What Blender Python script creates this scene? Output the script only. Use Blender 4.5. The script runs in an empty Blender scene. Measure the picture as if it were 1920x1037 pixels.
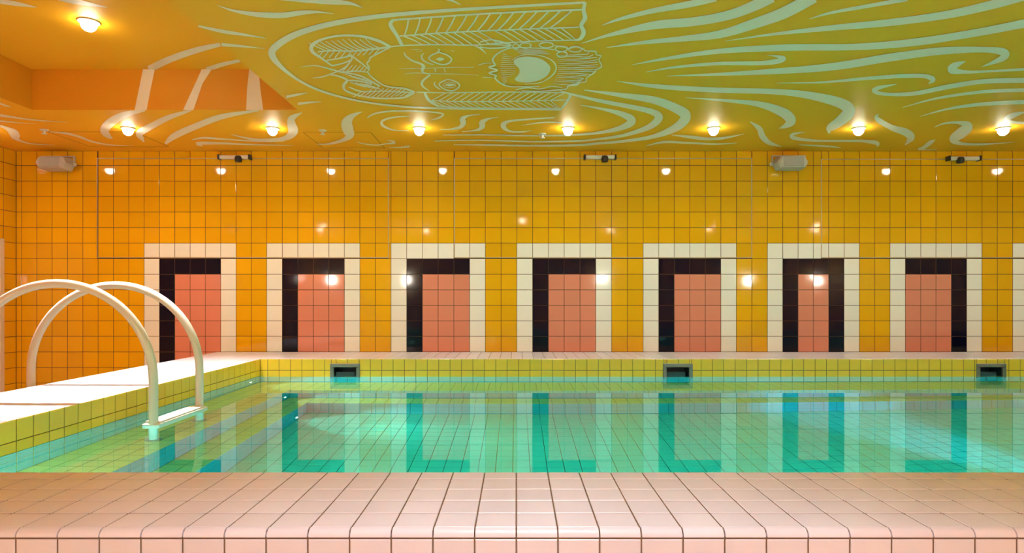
import bpy, math, random
from mathutils import Vector, Matrix
random.seed(7)
S = bpy.context.scene
COL = S.collection
W = 0.1                      # one small pool tile; every length below is in tiles of 10 cm
EYE = 5.52                   # camera height over the coping
F = 1185.0; PX, PY = 968.0, 555.0   # focal length and principal point in pixels of the 1920x1037 frame

# ------------------------------------------------------------------ camera
cam = bpy.data.cameras.new('camera')
cam.sensor_width = 36.0
cam.lens = F/1920*36
cam.shift_x = (960-PX)/1920
cam.shift_y = (PY-518.5)/1920
cam.clip_start = 0.02
co = bpy.data.objects.new('camera', cam); COL.objects.link(co)
co.location = (0, 0, EYE*W); co.rotation_euler = (math.pi/2, 0, 0)
S.camera = co
# ------------------------------------------------------------------ world, exposure
w = bpy.data.worlds.new('world'); S.world = w; w.use_nodes = True
w.node_tree.nodes['Background'].inputs[0].default_value = (0.9, 0.8, 0.6, 1)
w.node_tree.nodes['Background'].inputs[1].default_value = 0.02
S.view_settings.view_transform = 'Standard'; S.view_settings.look = 'None'
S.view_settings.exposure = 0.1; S.view_settings.gamma = 1.0
S.view_settings.use_curve_mapping = False
try:
    S.cycles.max_bounces = 8; S.cycles.diffuse_bounces = 5; S.cycles.glossy_bounces = 4
    S.cycles.transmission_bounces = 10; S.cycles.transparent_max_bounces = 8
    S.cycles.sample_clamp_indirect = 6.0
    S.cycles.use_denoising = True; S.cycles.use_light_tree = False
    S.cycles.use_adaptive_sampling = True; S.cycles.adaptive_threshold = 0.03; S.cycles.adaptive_min_samples = 16
except Exception: pass
# power of the lamps
P_ROW = 31.0; P_RECESS = 680.0; P_NEAR = 148.0; P_ROOM = 66.0; P_POOL = 158.0
WARM = (1.0, 0.72, 0.44); SOFT = (1.0, 0.90, 0.76); PALE = (1.0, 0.93, 0.88); COOL = (0.92, 0.95, 1.0)

# ------------------------------------------------------------------ materials
def lin(c):
    return tuple((v/12.92 if v <= 0.04045 else ((v+0.055)/1.055)**2.4) for v in c)
def hx(r, g, b): return lin((r/255, g/255, b/255))
MATS = {}
def mat(name, rgb, rough=0.4, metal=0.0, var=0.0, noise=0.0, nscale=8.0, bump=0.0, bscale=30.0, spec=0.5, emit=None, estr=0.0):
    m = bpy.data.materials.new(name); m.use_nodes = True
    nt = m.node_tree; b = nt.nodes['Principled BSDF']
    b.inputs['Base Color'].default_value = (*rgb, 1)
    b.inputs['Roughness'].default_value = rough
    b.inputs['Metallic'].default_value = metal
    b.inputs['Specular IOR Level'].default_value = spec
    if emit:
        b.inputs['Emission Color'].default_value = (*emit, 1); b.inputs['Emission Strength'].default_value = estr
    src = None
    if var or noise:
        hsv = nt.nodes.new('ShaderNodeHueSaturation'); hsv.inputs['Color'].default_value = (*rgb, 1)
        add = nt.nodes.new('ShaderNodeMath'); add.operation = 'ADD'; add.inputs[0].default_value = 1.0; add.inputs[1].default_value = 0
        if var:
            oi = nt.nodes.new('ShaderNodeObjectInfo')
            mr = nt.nodes.new('ShaderNodeMapRange'); mr.inputs['To Min'].default_value = 1-var; mr.inputs['To Max'].default_value = 1+var
            nt.links.new(oi.outputs['Random'], mr.inputs['Value']); nt.links.new(mr.outputs[0], add.inputs[0])
        if noise:
            geo = nt.nodes.new('ShaderNodeNewGeometry')
            nz = nt.nodes.new('ShaderNodeTexNoise'); nz.inputs['Scale'].default_value = nscale; nz.inputs['Detail'].default_value = 3
            nt.links.new(geo.outputs['Position'], nz.inputs['Vector'])
            mr2 = nt.nodes.new('ShaderNodeMapRange'); mr2.inputs['To Min'].default_value = -noise; mr2.inputs['To Max'].default_value = noise
            nt.links.new(nz.outputs['Fac'], mr2.inputs['Value']); nt.links.new(mr2.outputs[0], add.inputs[1])
        nt.links.new(add.outputs[0], hsv.inputs['Value']); nt.links.new(hsv.outputs[0], b.inputs['Base Color'])
    if bump:
        geo = nt.nodes.new('ShaderNodeNewGeometry')
        nz = nt.nodes.new('ShaderNodeTexNoise'); nz.inputs['Scale'].default_value = bscale; nz.inputs['Detail'].default_value = 2
        nt.links.new(geo.outputs['Position'], nz.inputs['Vector'])
        bp = nt.nodes.new('ShaderNodeBump'); bp.inputs['Strength'].default_value = bump; bp.inputs['Distance'].default_value = 0.01
        nt.links.new(nz.outputs['Fac'], bp.inputs['Height']); nt.links.new(bp.outputs[0], b.inputs['Normal'])
    if estr > 20: m.cycles.emission_sampling = 'NONE'
    MATS[name] = m
    return m
mat('yellow_glaze', (0.76, 0.385, 0.006), 0.06, var=0.05, noise=0.03)
mat('white_glaze', (0.88, 0.87, 0.84), 0.06, var=0.025, noise=0.02)
mat('black_glaze', (0.004, 0.004, 0.014), 0.06, spec=0.2)
mat('pink_glaze', (0.68, 0.235, 0.165), 0.06, var=0.03, noise=0.02)
mat('wall_grout', (0.06, 0.028, 0.012), 0.9)
mat('coping_tile', (0.70, 0.69, 0.82), 0.32, var=0.03, noise=0.04, nscale=5, bump=0.02, bscale=40)
mat('coping_grout', (0.14, 0.09, 0.065), 0.9)
mat('olive_tile', (0.93, 0.57, 0.045), 0.22, var=0.04, noise=0.03)
mat('turquoise_tile', (0.05, 0.50, 0.62), 0.25, var=0.05)
mat('teal_tile', (0.07, 0.30, 0.30), 0.25, var=0.05)
mat('step_tile', (0.80, 0.74, 0.26), 0.3, var=0.04)
mat('basin_tile', (0.22, 0.72, 0.54), 0.3, var=0.04)
mat('pool_grout', (0.10, 0.085, 0.03), 0.9)
mat('basin_grout', (0.07, 0.14, 0.09), 0.9)
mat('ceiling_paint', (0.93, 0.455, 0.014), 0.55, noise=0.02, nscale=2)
mat('ceiling_paint_bounce', (0.74, 0.30, 0.008), 0.55, noise=0.02, nscale=2)  # same ceiling paint, with the orange bounce from the wall put into the colour
mat('mural_paint', (0.97, 0.91, 0.80), 0.5, noise=0.04, nscale=6)
mat('yellow_paint', (0.86, 0.62, 0.22), 0.5, noise=0.03, nscale=1.5)
mat('floor_tile', (0.80, 0.72, 0.62), 0.35, noise=0.05, nscale=3)
mat('white_enamel', (0.86, 0.80, 0.72), 0.22)
mat('white_plastic', (0.80, 0.78, 0.72), 0.35)
mat('speaker_grey', (0.52, 0.50, 0.46), 0.5)
mat('grille_grey', (0.36, 0.36, 0.34), 0.6)
mat('black_plastic', (0.012, 0.008, 0.008), 0.4)
mat('steel', (0.55, 0.55, 0.52), 0.28, metal=1.0)
mat('brushed_trim', (0.50, 0.42, 0.30), 0.35, metal=0.7)
mat('skimmer_steel', (0.20, 0.21, 0.20), 0.4, metal=0.6)
mat('dark_throat', (0.02, 0.03, 0.04), 0.5)
mat('joint_dark', (0.34, 0.19, 0.015), 0.8)
mat('lens_glow', (1, 1, 1), 0.3, emit=(1.0, 0.86, 0.66), estr=60)
mat('pool_lens', (1, 1, 1), 0.3, emit=(0.75, 1.0, 0.95), estr=30)
mat('globe_glow', (1, 1, 1), 0.3, emit=(1.0, 0.9, 0.75), estr=45)
mat('door_paint', (0.70, 0.58, 0.46), 0.4)
# water: refracting surface with light absorbed along the way
m = bpy.data.materials.new('water'); m.use_nodes = True; nt = m.node_tree
nt.nodes.remove(nt.nodes['Principled BSDF'])
g = nt.nodes.new('ShaderNodeBsdfGlass'); g.inputs['IOR'].default_value = 1.333; g.inputs['Roughness'].default_value = 0.0
g.inputs['Color'].default_value = (1, 1, 1, 1)
geo = nt.nodes.new('ShaderNodeNewGeometry')
nz = nt.nodes.new('ShaderNodeTexNoise'); nz.inputs['Scale'].default_value = 3.0; nz.inputs['Detail'].default_value = 1.0
nt.links.new(geo.outputs['Position'], nz.inputs['Vector'])
bp = nt.nodes.new('ShaderNodeBump'); bp.inputs['Strength'].default_value = 0.02; bp.inputs['Distance'].default_value = 0.01
nt.links.new(nz.outputs['Fac'], bp.inputs['Height']); nt.links.new(bp.outputs[0], g.inputs['Normal'])
va = nt.nodes.new('ShaderNodeVolumeAbsorption'); va.inputs['Color'].default_value = (0.0, 0.95, 0.92, 1); va.inputs['Density'].default_value = 0.65
o_ = nt.nodes['Material Output']
nt.links.new(g.outputs[0], o_.inputs['Surface']); nt.links.new(va.outputs[0], o_.inputs['Volume'])
MATS['water'] = m

# ------------------------------------------------------------------ mesh helpers (all lengths in tiles, scaled by W)
class MB:
    def __init__(s): s.v = []; s.f = []
    def quad(s, a, b, c, d):
        n = len(s.v); s.v += [a, b, c, d]; s.f.append((n, n+1, n+2, n+3))
    def poly(s, pts):
        n = len(s.v); s.v += list(pts); s.f.append(tuple(range(n, n+len(pts))))
    def box(s, x0, x1, y0, y1, z0, z1):
        n = len(s.v)
        s.v += [(x0,y0,z0),(x1,y0,z0),(x1,y1,z0),(x0,y1,z0),(x0,y0,z1),(x1,y0,z1),(x1,y1,z1),(x0,y1,z1)]
        for f in ((0,3,2,1),(4,5,6,7),(0,1,5,4),(1,2,6,5),(2,3,7,6),(3,0,4,7)): s.f.append(tuple(n+i for i in f))
    def bevbox(s, x0, x1, y0, y1, z0, z1, b):
        # box with chamfered edges: three stacked rings
        n = len(s.v)
        rings = [(z0, b), (z0+b, 0), (z1-b, 0), (z1, b)]
        for z, k in rings:
            s.v += [(x0+k+b*(k==0), y0+k*1.0, z), (x1-k-b*(k==0), y0+k*1.0, z), (x1-k, y0+k+b*(k==0), z), (x1-k, y1-k-b*(k==0), z),
                    (x1-k-b*(k==0), y1-k, z), (x0+k+b*(k==0), y1-k, z), (x0+k, y1-k-b*(k==0), z), (x0+k, y0+k+b*(k==0), z)]
        for r in range(3):
            for i in range(8):
                j = (i+1) % 8
                s.f.append((n+8*r+i, n+8*r+j, n+8*r+8+j, n+8*r+8+i))
        s.f.append(tuple(n+7-i for i in range(8))); s.f.append(tuple(n+24+i for i in range(8)))
    def lathe(s, prof, seg=24, c=(0,0,0), axis='z', cap=True):
        n = len(s.v); k = len(prof)
        for i in range(seg):
            a = 2*math.pi*i/seg
            for r, h in prof:
                p = (r*math.cos(a), r*math.sin(a), h)
                if axis == 'y': p = (p[0], p[2], -p[1])
                if axis == 'x': p = (p[2], p[0], p[1])
                s.v.append((p[0]+c[0], p[1]+c[1], p[2]+c[2]))
        for i in range(seg):
            j = (i+1) % seg
            for q in range(k-1):
                s.f.append((n+i*k+q, n+j*k+q, n+j*k+q+1, n+i*k+q+1))
        if cap:
            s.f.append(tuple(n+i*k for i in reversed(range(seg)))); s.f.append(tuple(n+i*k+k-1 for i in range(seg)))
    def tube(s, pts, r, seg=14):
        n = len(s.v); pts = [Vector(p) for p in pts]; up = None
        for i, p in enumerate(pts):
            t = (pts[min(i+1, len(pts)-1)]-pts[max(i-1, 0)]).normalized()
            if up is None: up = t.orthogonal().normalized()
            up = (up - t*up.dot(t)).normalized(); sd = t.cross(up)
            for q in range(seg):
                a = 2*math.pi*q/seg
                s.v.append(tuple(p+up*(r*math.cos(a))+sd*(r*math.sin(a))))
        for i in range(len(pts)-1):
            for q in range(seg):
                j = (q+1) % seg
                s.f.append((n+i*seg+q, n+i*seg+j, n+(i+1)*seg+j, n+(i+1)*seg+q))
        s.f.append(tuple(n+q for q in reversed(range(seg)))); s.f.append(tuple(n+(len(pts)-1)*seg+q for q in range(seg)))
    def mesh(s, name, m, smooth=False):
        me = bpy.data.meshes.new(name)
        me.from_pydata([(a*W, b*W, c*W) for a, b, c in s.v], [], s.f)
        me.materials.append(MATS[m]); me.update()
        if smooth:
            for p in me.polygons: p.use_smooth = True
            try: me.set_sharp_from_angle(angle=math.radians(38))
            except Exception: pass
        return me
    def build(s, name, m, parent=None, loc=None, smooth=False, rz=0):
        o = bpy.data.objects.new(name, s.mesh(name, m, smooth)); COL.objects.link(o)
        if loc: o.location = [c*W for c in loc]
        o.rotation_euler.z = rz
        if parent: o.parent = parent
        return o
def tag(o, label=None, cat=None, group=None, kind=None):
    if label: o['label'] = label
    if cat: o['category'] = cat
    if group: o['group'] = group
    if kind: o['kind'] = kind
    return o
def empty(name, loc=(0,0,0), rz=0):
    o = bpy.data.objects.new(name, None); COL.objects.link(o)
    o.location = [c*W for c in loc]; o.rotation_euler.z = rz; o.empty_display_size = 0.05
    return o
def light(name, parent, loc, power, color, size_deg=120, blend=0.6, radius=0.03, direction=(0,0,-1)):
    d = bpy.data.lights.new(name, 'SPOT'); d.energy = power; d.color = color
    d.spot_size = math.radians(size_deg); d.spot_blend = blend; d.shadow_soft_size = radius
    o = bpy.data.objects.new(name, d); COL.objects.link(o); o.parent = parent
    o.location = [c*W for c in loc]
    o.rotation_euler = Vector(direction).to_track_quat('-Z', 'Y').to_euler()
    return o

# tiles: a glazed face with a small chamfer; u, v span the face, u x v points out of it
TILE_T = 0.0195
def tile_geo(mb, c, u, v, w, h, b=0.018, t=TILE_T):
    c, u, v = Vector(c), Vector(u), Vector(v); n = u.cross(v)
    a = w/2; d = h/2
    ring = lambda k, z: [tuple(c+u*sx*(a-k)+v*sy*(d-k)+n*z) for sx, sy in ((-1,-1),(1,-1),(1,1),(-1,1))]
    i0 = len(mb.v); mb.v += ring(b, 0)+ring(0, -b)+ring(0, -t)
    mb.f.append((i0, i0+1, i0+2, i0+3))
    for r in (0, 4):
        for i in range(4):
            j = (i+1) % 4
            mb.f.append((i0+r+4+i, i0+r+4+j, i0+r+j, i0+r+i))
TMESH = {}
def tile(parent, c, u, v, w, h, m, tilt=0.0, name='tile'):
    key = (round(w, 3), round(h, 3), m)
    if key not in TMESH:
        mb = MB(); tile_geo(mb, (0,0,0), (1,0,0), (0,1,0), key[0], key[1]); TMESH[key] = mb.mesh('tile', m)
    o = bpy.data.objects.new(name, TMESH[key]); COL.objects.link(o); o.parent = parent
    u, v = Vector(u), Vector(v)
    R = Matrix((u, v, u.cross(v))).transposed().to_4x4()
    if tilt: R = R @ Matrix.Rotation(random.gauss(0, tilt), 4, 'X') @ Matrix.Rotation(random.gauss(0, tilt), 4, 'Y')
    p = Vector(c)*W - (parent.location if parent else Vector())
    o.matrix_local = Matrix.Translation(p) @ R
    return o
def field(parent, mb, m, name='tile_field'):
    if not mb.f: return None
    o = mb.build(name, m, parent); tag(o, kind='stuff')
    return o

# ------------------------------------------------------------------ key planes (in tiles)
ZB = 62.3                     # back wall
XL, XR = -49.3, 78.0          # left and right wall
YF = -34.0                    # wall behind the camera
ZC = 19.82                    # ceiling over the coping
ZU = 22.93                    # raised part of the ceiling
ZF = -9.0                     # floor outside the pool
XP0, XP1 = -22.45, 68.0       # pool water, left and right
YP0, YP1 = 19.82, 55.4        # pool water, near and far
YN = 15.09                    # front edge of the near coping
XO = -29.5                    # outer edge of the left coping
ZW = -1.5                     # water level
Z1, Z2, Z3 = -5.3, -8.6, -12.0   # upper step, lower step, basin floor
XS1, XS2 = -18.3, -16.2       # step edges on the left
YS1, YS2 = 51.0, 48.9         # step edges at the far side
R0 = 1.532                    # wall tile row

# ------------------------------------------------------------------ floor, plain walls
mb = MB()
mb.box(XL-1, XO, YF-1, ZB+1, ZF-1, ZF); mb.box(XO, XR+1, YF-1, 15.2, ZF-1, ZF)
tag(mb.build('floor', 'floor_tile'), 'dull tiled floor around the raised pool', 'floor', kind='structure')
mb = MB(); mb.box(XR, XR+2, YF-1, ZB+1, ZF-4, ZU+1)
tag(mb.build('wall_right', 'yellow_paint'), 'yellow end wall beyond the right end of the pool', 'wall', kind='structure')
mb = MB(); mb.box(XL-1, XR+2, YF-2, YF, ZF-1, ZU+1)
tag(mb.build('wall_front', 'yellow_paint'), 'yellow wall behind the viewer facing the pool', 'wall', kind='structure')

# ------------------------------------------------------------------ ceiling with its raised bay
RX0, RX1, RY0, RY1 = -37.2, -16.8, 8.0, 48.55
mb = MB()
def down(x0, x1, y0, y1, z): mb.quad((x0,y1,z),(x1,y1,z),(x1,y0,z),(x0,y0,z))
down(XL-1, RX0, YF-1, ZB+1, ZC); down(RX1, XR+1, YF-1, ZB+1, ZC)
down(RX0, RX1, YF-1, RY0, ZC); down(RX0, RX1, RY1, ZB+1, ZC)
mb.quad((XL-1,YF-1,ZU+1),(XR+1,YF-1,ZU+1),(XR+1,ZB+1,ZU+1),(XL-1,ZB+1,ZU+1))
for a, b in (((XL-1,YF-1),(XR+1,YF-1)),((XR+1,YF-1),(XR+1,ZB+1)),((XR+1,ZB+1),(XL-1,ZB+1)),((XL-1,ZB+1),(XL-1,YF-1))):
    mb.quad((*a,ZC),(*b,ZC),(*b,ZU+1),(*a,ZU+1))
ceil = tag(mb.build('ceiling', 'ceiling_paint'), 'mustard yellow ceiling painted with a pale mural of waves and a bearded face', 'ceiling', kind='structure')
mb = MB()
down(RX0, RX1, RY0, RY1, ZU)
o = mb.build('ceiling_recess', 'ceiling_paint', ceil); o['label'] = 'raised top of the ceiling bay over the left coping'
mb = MB()
mb.quad((RX0,RY1,ZC),(RX1,RY1,ZC),(RX1,RY1,ZU),(RX0,RY1,ZU)); mb.quad((RX0,RY0,ZC),(RX0,RY1,ZC),(RX0,RY1,ZU),(RX0,RY0,ZU))
mb.quad((RX1,RY1,ZC),(RX1,RY0,ZC),(RX1,RY0,ZU),(RX1,RY1,ZU)); mb.quad((RX1,RY0,ZC),(RX0,RY0,ZC),(RX0,RY0,ZU),(RX1,RY0,ZU))
o = mb.build('recess_side', 'ceiling_paint_bounce', ceil); o['label'] = 'sides of the raised ceiling bay with orange wall bounce put into their colour'

# ------------------------------------------------------------------ back wall
EDGE = [270, 500, 733, 969, 1206, 1439, 1669, 1899]      # left edges of the white doorway motifs
EX = [(e-PX)*ZB/F for e in EDGE]
cols = []                                               # x of every tile joint
p0 = (EX[1]-EX[0])/8
x = EX[0]; left = []
while x - p0 > XL: x -= p0; left.append(x)
cols = [XL] + list(reversed(left))
MOTIF = {}                                              # column index -> (motif number, position in the motif)
for k in range(len(EX)):
    step = (EX[k+1]-EX[k])/8 if k+1 < len(EX) else (EX[-1]-EX[-2])/8
    for i in range(8):
        MOTIF[len(cols)] = (k, i); cols.append(EX[k]+i*step)
k = len(EX)
while cols[-1] < XR-12.5:
    st = cols[-1]+step
    for i in range(8):
        MOTIF[len(cols)] = (k, i); cols.append(st+i*step)
    k += 1
cols.append(XR)
NMOT = k
def look(c, r):
    # r counts rows up from the coping
    if c not in MOTIF or r > 6: return 'yellow_glaze', None
    k, i = MOTIF[c]
    if i > 5: return 'yellow_glaze', None
    if r == 6 or i in (0, 5): return 'white_glaze', k
    blk_l = k <= 5; blk_r = k >= 5
    if r == 5 or (i == 1 and blk_l) or (i == 4 and blk_r): return 'black_glaze', k
    return 'pink_glaze', k
mb = MB(); mb.box(XL-2, XR+2, ZB+0.02, ZB+2, -12.5, ZU+1)
wall_back = tag(mb.build('wall_back', 'wall_grout'), 'long back wall of glossy yellow tiles with doorway motifs', 'wall', kind='structure')
motif = []
for k in range(NMOT):
    cx = (EX[k] if k < len(EX) else EX[-1]+(k-len(EX)+1)*12.1)+4.59
    e = empty('trim_%d' % (k+1), (cx, ZB, 0)); motif.append(e)
    place = ['leftmost', 'second from left', 'third from left', 'fourth from left', 'fifth from left', '', '', 'cut by the right edge of view'] + ['']*9
    txt = ('doorway motif of white, black and pink tiles, %s' % place[k]) if k < 5 else \
          'doorway motif with black tiles on both sides of pink' if k == 5 else \
          'doorway motif with black tiles on its top and right side only, wholly in view' if k == 6 else \
          'white edge of a doorway motif cut by the right edge of the view' if k == 7 else 'doorway motif of white, black and pink tiles beyond the view, number %d along the wall' % (k+1)
    tag(e, txt, 'tile motif', group='doorway motifs on the back wall', kind='structure')
# hinged hatches let into the wall
HR = [(-41.3, -12.6, 9.3, 19.08), (-6.1, 23.2, 9.3, 19.08), (30.07, 59.4, 9.3, 19.0)]
hatch = []
hl = ['large tiled wall hatch at the left, above the first two doorway motifs', 'large tiled wall hatch in the middle of the back wall', 'large tiled wall hatch at the right, running out of view']
for (x0, x1, z0, z1), t in zip(HR, hl):
    e = empty('access_hatch', ((x0+x1)/2, ZB, z0)); hatch.append(e)
    tag(e, t, 'hatch', 'tiled hatches high on the back wall')
U, V = (1,0,0), (0,0,1)
GAP = 0.045
fields = {}
n_y = 0
rows = [-6+0*i for i in range(0)]
YT = ZB-0.0
for c in range(len(cols)-1):
    x0, x1 = cols[c], cols[c+1]
    for r in range(-6, 13):
        z0, z1 = r*R0, min((r+1)*R0, ZC)
        if r < 0 and x0 > XO+1: continue
        mname, k = look(c, r)
        pieces = [(x0, x1, z0, z1, None)]
        for h, (a, b, d, e) in enumerate(HR):
            nxt = []
            for (p, q, s, t, own) in pieces:
                if own is not None or q <= a or p >= b or t <= d or s >= e: nxt.append((p, q, s, t, own)); continue
                if p < a: nxt.append((p, a, s, t, None))
                if q > b: nxt.append((b, q, s, t, None))
                p2, q2 = max(p, a), min(q, b)
                if s < d: nxt.append((p2, q2, s, d, None))
                if t > e: nxt.append((p2, q2, e, t, None))
                nxt.append((p2, q2, max(s, d), min(t, e), h))
            pieces = nxt
        for (p, q, s, t, own) in pieces:
            if q-p < 0.16 or t-s < 0.16: continue
            par = hatch[own] if own is not None else (motif[k] if k is not None else wall_back)
            cx, cz = (p+q)/2, (s+t)/2
            hidden = p > 51.5 or r < -1
            if par is wall_back:
                n_y += not hidden
                if n_y > 300: hidden = True
            if hidden:
                f = fields.setdefault((par.name, mname), (par, MB()))
                tile_geo(f[1], (cx-par.location.x/W, -0.0 if par is not wall_back else YT, cz-par.location.z/W), U, V, q-p-GAP, t-s-GAP)
            else:
                tile(par, (cx, YT, cz), U, V, q-p-GAP, t-s-GAP, mname, tilt=0.0022)
for (pn, mname), (par, f) in fields.items():
    field(par, f, mname)
for e, (x0, x1, z0, z1) in zip(hatch, HR):
    hw = (x1-x0)/2; hh = z1-z0
    for a in ((-hw-.04, hw+.04, -0.04, 0.04), (-hw-.04, hw+.04, hh-.04, hh+.04), (-hw-.04, -hw+.04, .04, hh-.04), (hw-.04, hw+.04, .04, hh-.04)):
        mb = MB(); mb.bevbox(a[0], a[1], -0.035, 0.015, a[2], a[3], 0.012)
        o = mb.build('edge_trim', 'brushed_trim', e); o['label'] = 'thin metal edge strip'

# ------------------------------------------------------------------ left wall with a door
mb = MB()
YD0, YD1, ZD = 51.5, 60.75, 11.0
mb.box(XL-2, XL-0.02, YF-1, YD0, -12, ZU); mb.box(XL-2, XL-0.02, YD1, ZB+1, -12, ZU); mb.box(XL-2, XL-0.02, YD0, YD1, ZD, ZU)
wall_left = tag(mb.build('wall_left', 'wall_grout'), 'orange yellow tiled wall at the far left corner', 'wall', kind='structure')
U2, V2 = (0,-1,0), (0,0,1)
fmb = MB()
for r in range(-6, 13):
    z0, z1 = r*R0, min((r+1)*R0, ZC)
    y1 = ZB; j = 0
    while y1 > YF:
        y0 = max(y1-R0, YF)
        pieces = [(y0, y1, z0, z1)]
        if y1 > YD0 and y0 < YD1 and z0 < ZD:      # cut around the door
            pieces = []
            if y0 < YD0: pieces.append((y0, YD0, z0, z1))
            if y1 > YD1: pieces.append((YD1, y1, z0, z1))
            if z1 > ZD: pieces.append((max(y0, YD0), min(y1, YD1), ZD, z1))
        for (p, q, c_, e_) in pieces:
            if q-p < .12 or e_-c_ < .12: continue
            ctr = (XL, (p+q)/2, (c_+e_)/2)
            if r >= -1 and j < 2: tile(wall_left, ctr, (0,1,0), V2, q-p-GAP, e_-c_-GAP, 'yellow_glaze', tilt=0.002)
            else: tile_geo(fmb, ctr, (0,1,0), V2, q-p-GAP, e_-c_-GAP)
        y1 = y0; j += 1
field(wall_left, fmb, 'yellow_glaze')
d = empty('door_1', (XL, (YD0+YD1)/2, ZF)); tag(d, 'pale door frame at the left edge of the view', 'door', kind='structure')
hw = (YD1-YD0)/2; hh = ZD-ZF
for a, b, c, e_ in ((-hw, -hw+.5, 0, hh), (hw-.5, hw, 0, hh), (-hw+.5, hw-.5, hh-.5, hh)):
    mb = MB(); mb.bevbox(-1.0, 0.12, a, b, c, e_, 0.03); mb.build('door_frame', 'door_paint', d)
mb = MB(); mb.bevbox(-0.75, -0.35, -hw+.52, hw-.52, 0.05, hh-.52, 0.03); mb.build('door_leaf', 'door_paint', d)
mb = MB(); mb.lathe([(0.25,-.35),(0.25,-.25),(.1,-.25),(.1,.15)], 16, (0, hw-1.2, 10), 'x'); mb.box(0.02, .2, hw-2.4, hw-1.1, 9.9, 10.1); mb.build('door_handle', 'steel', d)

# ------------------------------------------------------------------ pool: copings
GP = 0.035
UX, VY = (1,0,0), (0,1,0)
CP = 0.985; RB = 0.18
# near coping
mb = MB(); mb.box(XO, XP1+6, YN+0.03, YP0-0.02, ZF, -0.02); mb.box(XO, XP1+6, YN-0.16, YN+0.03, ZF, -RB-0.01); mb.box(XO, XP1+6, YN-0.08, YN+0.03, -RB-.01, -0.05)
near = tag(mb.build('pool_coping', 'coping_grout'), 'wide pale coping in front of the pool with a rounded front edge', 'coping', kind='structure')
yr = [YN, 16.07, 17.06, 18.05, 19.07, YP0]
fm = MB()
BMESH = None
for i in range(-30, 76):
    x0 = i*CP; x1 = x0+CP; cx = (x0+x1)/2
    vis = abs(cx) < 12.9
    for a, b in zip(yr[:-1], yr[1:]):
        if abs(cx) < 0.83*b+0.6: tile(near, (cx, (a+b)/2, 0), UX, VY, CP-GP, b-a-.055, 'coping_tile', tilt=0.0015)
        else: tile_geo(fm, (cx, (a+b)/2, 0), UX, VY, CP-GP, b-a-.055)
    # rounded nosing
    g = MB() if vis else fm
    prof = [(YN-RB*math.sin(t*math.pi/12), -RB+RB*math.cos(t*math.pi/12)) for t in range(7)]
    ox = 0 if vis else cx
    hw = (CP-GP)/2
    n = len(g.v)
    for (yy, zz) in prof: g.v += [(ox-hw, yy, zz), (ox+hw, yy, zz)]
    g.v += [(ox-hw, YN, -RB), (ox+hw, YN, -RB)]
    for t in range(6): g.f.append((n+2*t, n+2*t+2, n+2*t+3, n+2*t+1))
    g.f.append(tuple(n+2*t for t in range(8))[::-1]); g.f.append(tuple(n+2*t+1 for t in range(8)))
    if vis:
        if BMESH is None: BMESH = g.mesh('nosing', 'coping_tile', True)
        o = bpy.data.objects.new('nosing', BMESH); COL.objects.link(o); o.parent = near; o.location = (cx*W, 0, 0)
    zt = -RB-0.03
    for r in range(9):
        zb = zt-0.97
        if r == 0 and vis: tile(near, (cx, YN-RB, (zt+zb)/2), U, V, CP-GP, zt-zb-GP, 'coping_tile', tilt=0.0015)
        else: tile_geo(fm, (cx, YN-RB, (zt+zb)/2), U, V, CP-GP, zt-zb-GP)
        zt = zb
field(near, fm, 'coping_tile')
# left coping
mb = MB(); mb.box(XO+0.02, XP0-0.02, YP0-0.02, ZB, -12.4, -0.02)
lc = tag(mb.build('pool_coping', 'coping_grout'), 'brightly lit white coping along the left side of the pool under the ladder', 'coping', kind='structure')
fm = MB(); nx = 7; px = (XP0-XO)/nx
j = 0; y = YP0
while y < ZB-0.2:
    y2 = min(y+1.0, ZB)
    for i in range(nx):
        cx = XO+(i+.5)*px
        if 26 < y < 44: tile(lc, (cx, (y+y2)/2, 0), UX, VY, px-GP, y2-y-GP, 'coping_tile', tilt=0.0015)
        else: tile_geo(fm, (cx, (y+y2)/2, 0), UX, VY, px-GP, y2-y-GP)
    r = 0
    while r < 9: tile_geo(fm, (XO, (y+y2)/2, -r-.5), (0,-1,0), V, y2-y-GP, 1-GP); r += 1
    y = y2
field(lc, fm, 'coping_tile')
# far coping
mb = MB(); mb.box(XP0-0.02, XP1+6, YP1+2.0, ZB, -12.4, -0.02); mb.box(XP0-0.02, XP1+6, YP1+0.02, YP1+2.0, -0.32, -0.02)
fc = tag(mb.build('pool_coping', 'coping_grout'), 'narrow looking pale coping between the pool and the back wall', 'coping', kind='structure')
fm = MB(); ny = 7; py = (ZB-YP1)/ny
for i in range(92):
    for j in range(ny): tile_geo(fm, (XP0+.5+i, YP1+(j+.5)*py, 0), UX, VY, 1-GP, py-GP)
field(fc, fm, 'coping_tile')
# end coping, out of view
mb = MB(); mb.box(XP1, XR, YP0-.02, YP1+.02, -12.4, 0)
tag(mb.build('pool_coping', 'coping_tile'), 'pale coping at the right end of the pool beyond the view', 'coping', kind='structure')

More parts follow.
